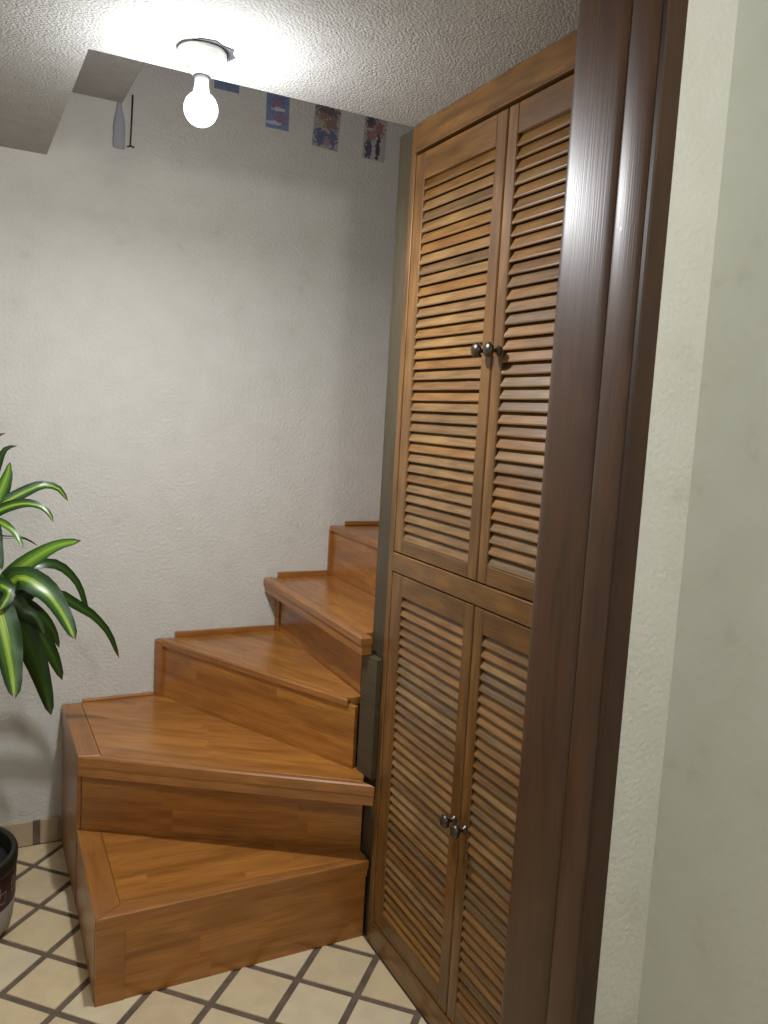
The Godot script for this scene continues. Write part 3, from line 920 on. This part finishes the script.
# ------------------------------------------------------------------ things on the back wall above the ceiling line
# a small print of soft blots: [x, y, rx, ry, colour] in shares of the sheet
func print_image(seed_: int, ground: Color, blots: Array) -> ImageTexture:
	var img := Image.create(96, 160, true, Image.FORMAT_RGB8)
	var n := noise(seed_, 0.06, 3)
	for x in 96:
		for y in 160:
			var c := ground.lightened(0.08 * n.get_noise_2d(x, y * 2.0 + 300.0))
			var e := n.get_noise_2d(x, y) * 0.9
			for q in blots:
				var d := Vector2((x / 96.0 - q[0]) / q[2], (y / 160.0 - q[1]) / q[3]).length() + e
				c = c.lerp(q[4], smoothstep(1.08, 0.92, d))
			img.set_pixel(x, y, c)
	img.generate_mipmaps()
	return ImageTexture.create_from_image(img)

func poster(label: String, x0: float, x1: float, y0: float, y1: float, tilt: float, tex: Texture2D) -> void:
	var c := Vector3((x0 + x1) / 2.0, (y0 + y1) / 2.0, 0.0012)
	var p := thing("poster", label, "poster", c, "small prints stuck high on the back wall")
	p.rotation.z = tilt
	var w := (x1 - x0) / 2.0
	var h := (y1 - y0) / 2.0
	put("paper", box(Vector3(-w, -h, -0.0006), Vector3(w, h, 0.0006), 0.0), plain(Color(0.72, 0.71, 0.68), 0.8), p)
	var st := begin()
	face(st, [Vector3(-w + 0.001, -h + 0.001, 0.0009), Vector3(w - 0.001, -h + 0.001, 0.0009), Vector3(w - 0.001, h - 0.001, 0.0009), Vector3(-w + 0.001, h - 0.001, 0.0009)], [Vector2(0, 1), Vector2(1, 1), Vector2(1, 0), Vector2(0, 0)])
	st.generate_normals()
	var m := StandardMaterial3D.new()
	m.albedo_texture = tex
	m.roughness = 0.6
	put("print", st.commit(), m, p)

func build_posters() -> void:
	var blue := Color(0.50, 0.56, 0.68)
	poster("small blue-violet print with reddish swirls stuck high on the wall", 0.920, 1.004, 2.464, 2.590, 0.0, print_image(5, blue, [[0.5, 0.35, 0.36, 0.25, Color(0.46, 0.46, 0.60)], [0.45, 0.36, 0.20, 0.13, Color(0.62, 0.46, 0.52)], [0.55, 0.47, 0.3, 0.05, Color(0.78, 0.79, 0.84)], [0.6, 0.72, 0.26, 0.13, Color(0.60, 0.47, 0.56)], [0.3, 0.85, 0.32, 0.05, Color(0.76, 0.78, 0.84)]]))
	poster("small busy print in brown, tan and blue between two others on the wall", 1.096, 1.196, 2.434, 2.586, -0.06, print_image(8, Color(0.68, 0.66, 0.65), [[0.5, 0.16, 0.46, 0.13, Color(0.44, 0.38, 0.42)], [0.35, 0.28, 0.24, 0.08, Color(0.58, 0.45, 0.42)], [0.62, 0.42, 0.32, 0.16, Color(0.57, 0.47, 0.44)], [0.3, 0.5, 0.16, 0.1, Color(0.70, 0.62, 0.52)], [0.28, 0.76, 0.24, 0.2, Color(0.40, 0.42, 0.56)], [0.72, 0.74, 0.2, 0.2, Color(0.43, 0.43, 0.57)], [0.55, 0.86, 0.14, 0.1, Color(0.62, 0.52, 0.54)]]))
	poster("small pale print with dark uprights and a pink patch, the one nearest the closet", 1.292, 1.382, 2.430, 2.580, -0.04, print_image(14, Color(0.74, 0.72, 0.69), [[0.3, 0.14, 0.3, 0.14, Color(0.38, 0.35, 0.40)], [0.66, 0.25, 0.26, 0.2, Color(0.62, 0.46, 0.46)], [0.3, 0.42, 0.24, 0.14, Color(0.64, 0.50, 0.47)], [0.22, 0.76, 0.16, 0.24, Color(0.36, 0.36, 0.45)], [0.66, 0.7, 0.09, 0.3, Color(0.30, 0.30, 0.36)]]))
	poster("small grey-blue print half hidden behind the ceiling edge by the bulb", 0.738, 0.824, 2.550, 2.670, 0.0, print_image(21, Color(0.48, 0.52, 0.63), [[0.5, 0.5, 0.4, 0.3, Color(0.44, 0.46, 0.58)]]))

func build_hangings() -> void:
	# a narrow grey sleeve and a thin rod with a foot, hanging on the wall below the slab edge
	var s := thing("hanging_sleeve", "narrow grey bottle-shaped sleeve hanging on the wall under the slab edge", "sleeve", Vector3(0.437, 2.3, 0.0))
	var prof := [Vector2(0.0, 0.0), Vector2(0.0165, 0.0), Vector2(0.0185, 0.006), Vector2(0.0180, 0.07), Vector2(0.0140, 0.095), Vector2(0.0085, 0.118), Vector2(0.0070, 0.136), Vector2(0.0, 0.137)]
	var m := put("sleeve", lathe(prof, 20), plain(Color(0.66, 0.66, 0.68), 0.85), s, Vector3(0, 0, 0.0085))
	m.scale = Vector3(1, 1, 0.4)
	var r := thing("wall_rod", "thin dark rod with a small foot fixed upright on the wall beside the slab", "rod", Vector3(0.474, 2.31, 0.0))
	put("rod", tube([Vector3(0.003, 0.16, 0.006), Vector3(0.001, 0.08, 0.006), Vector3(-0.002, 0.004, 0.006)], [0.0028, 0.0025, 0.0025], 8), M.metal_dark, r)
	put("foot", tube([Vector3(-0.012, 0.0, 0.0055), Vector3(0.0, 0.004, 0.0055), Vector3(0.011, 0.001, 0.0055)], [0.002, 0.003, 0.002], 8), M.metal_dark, r)
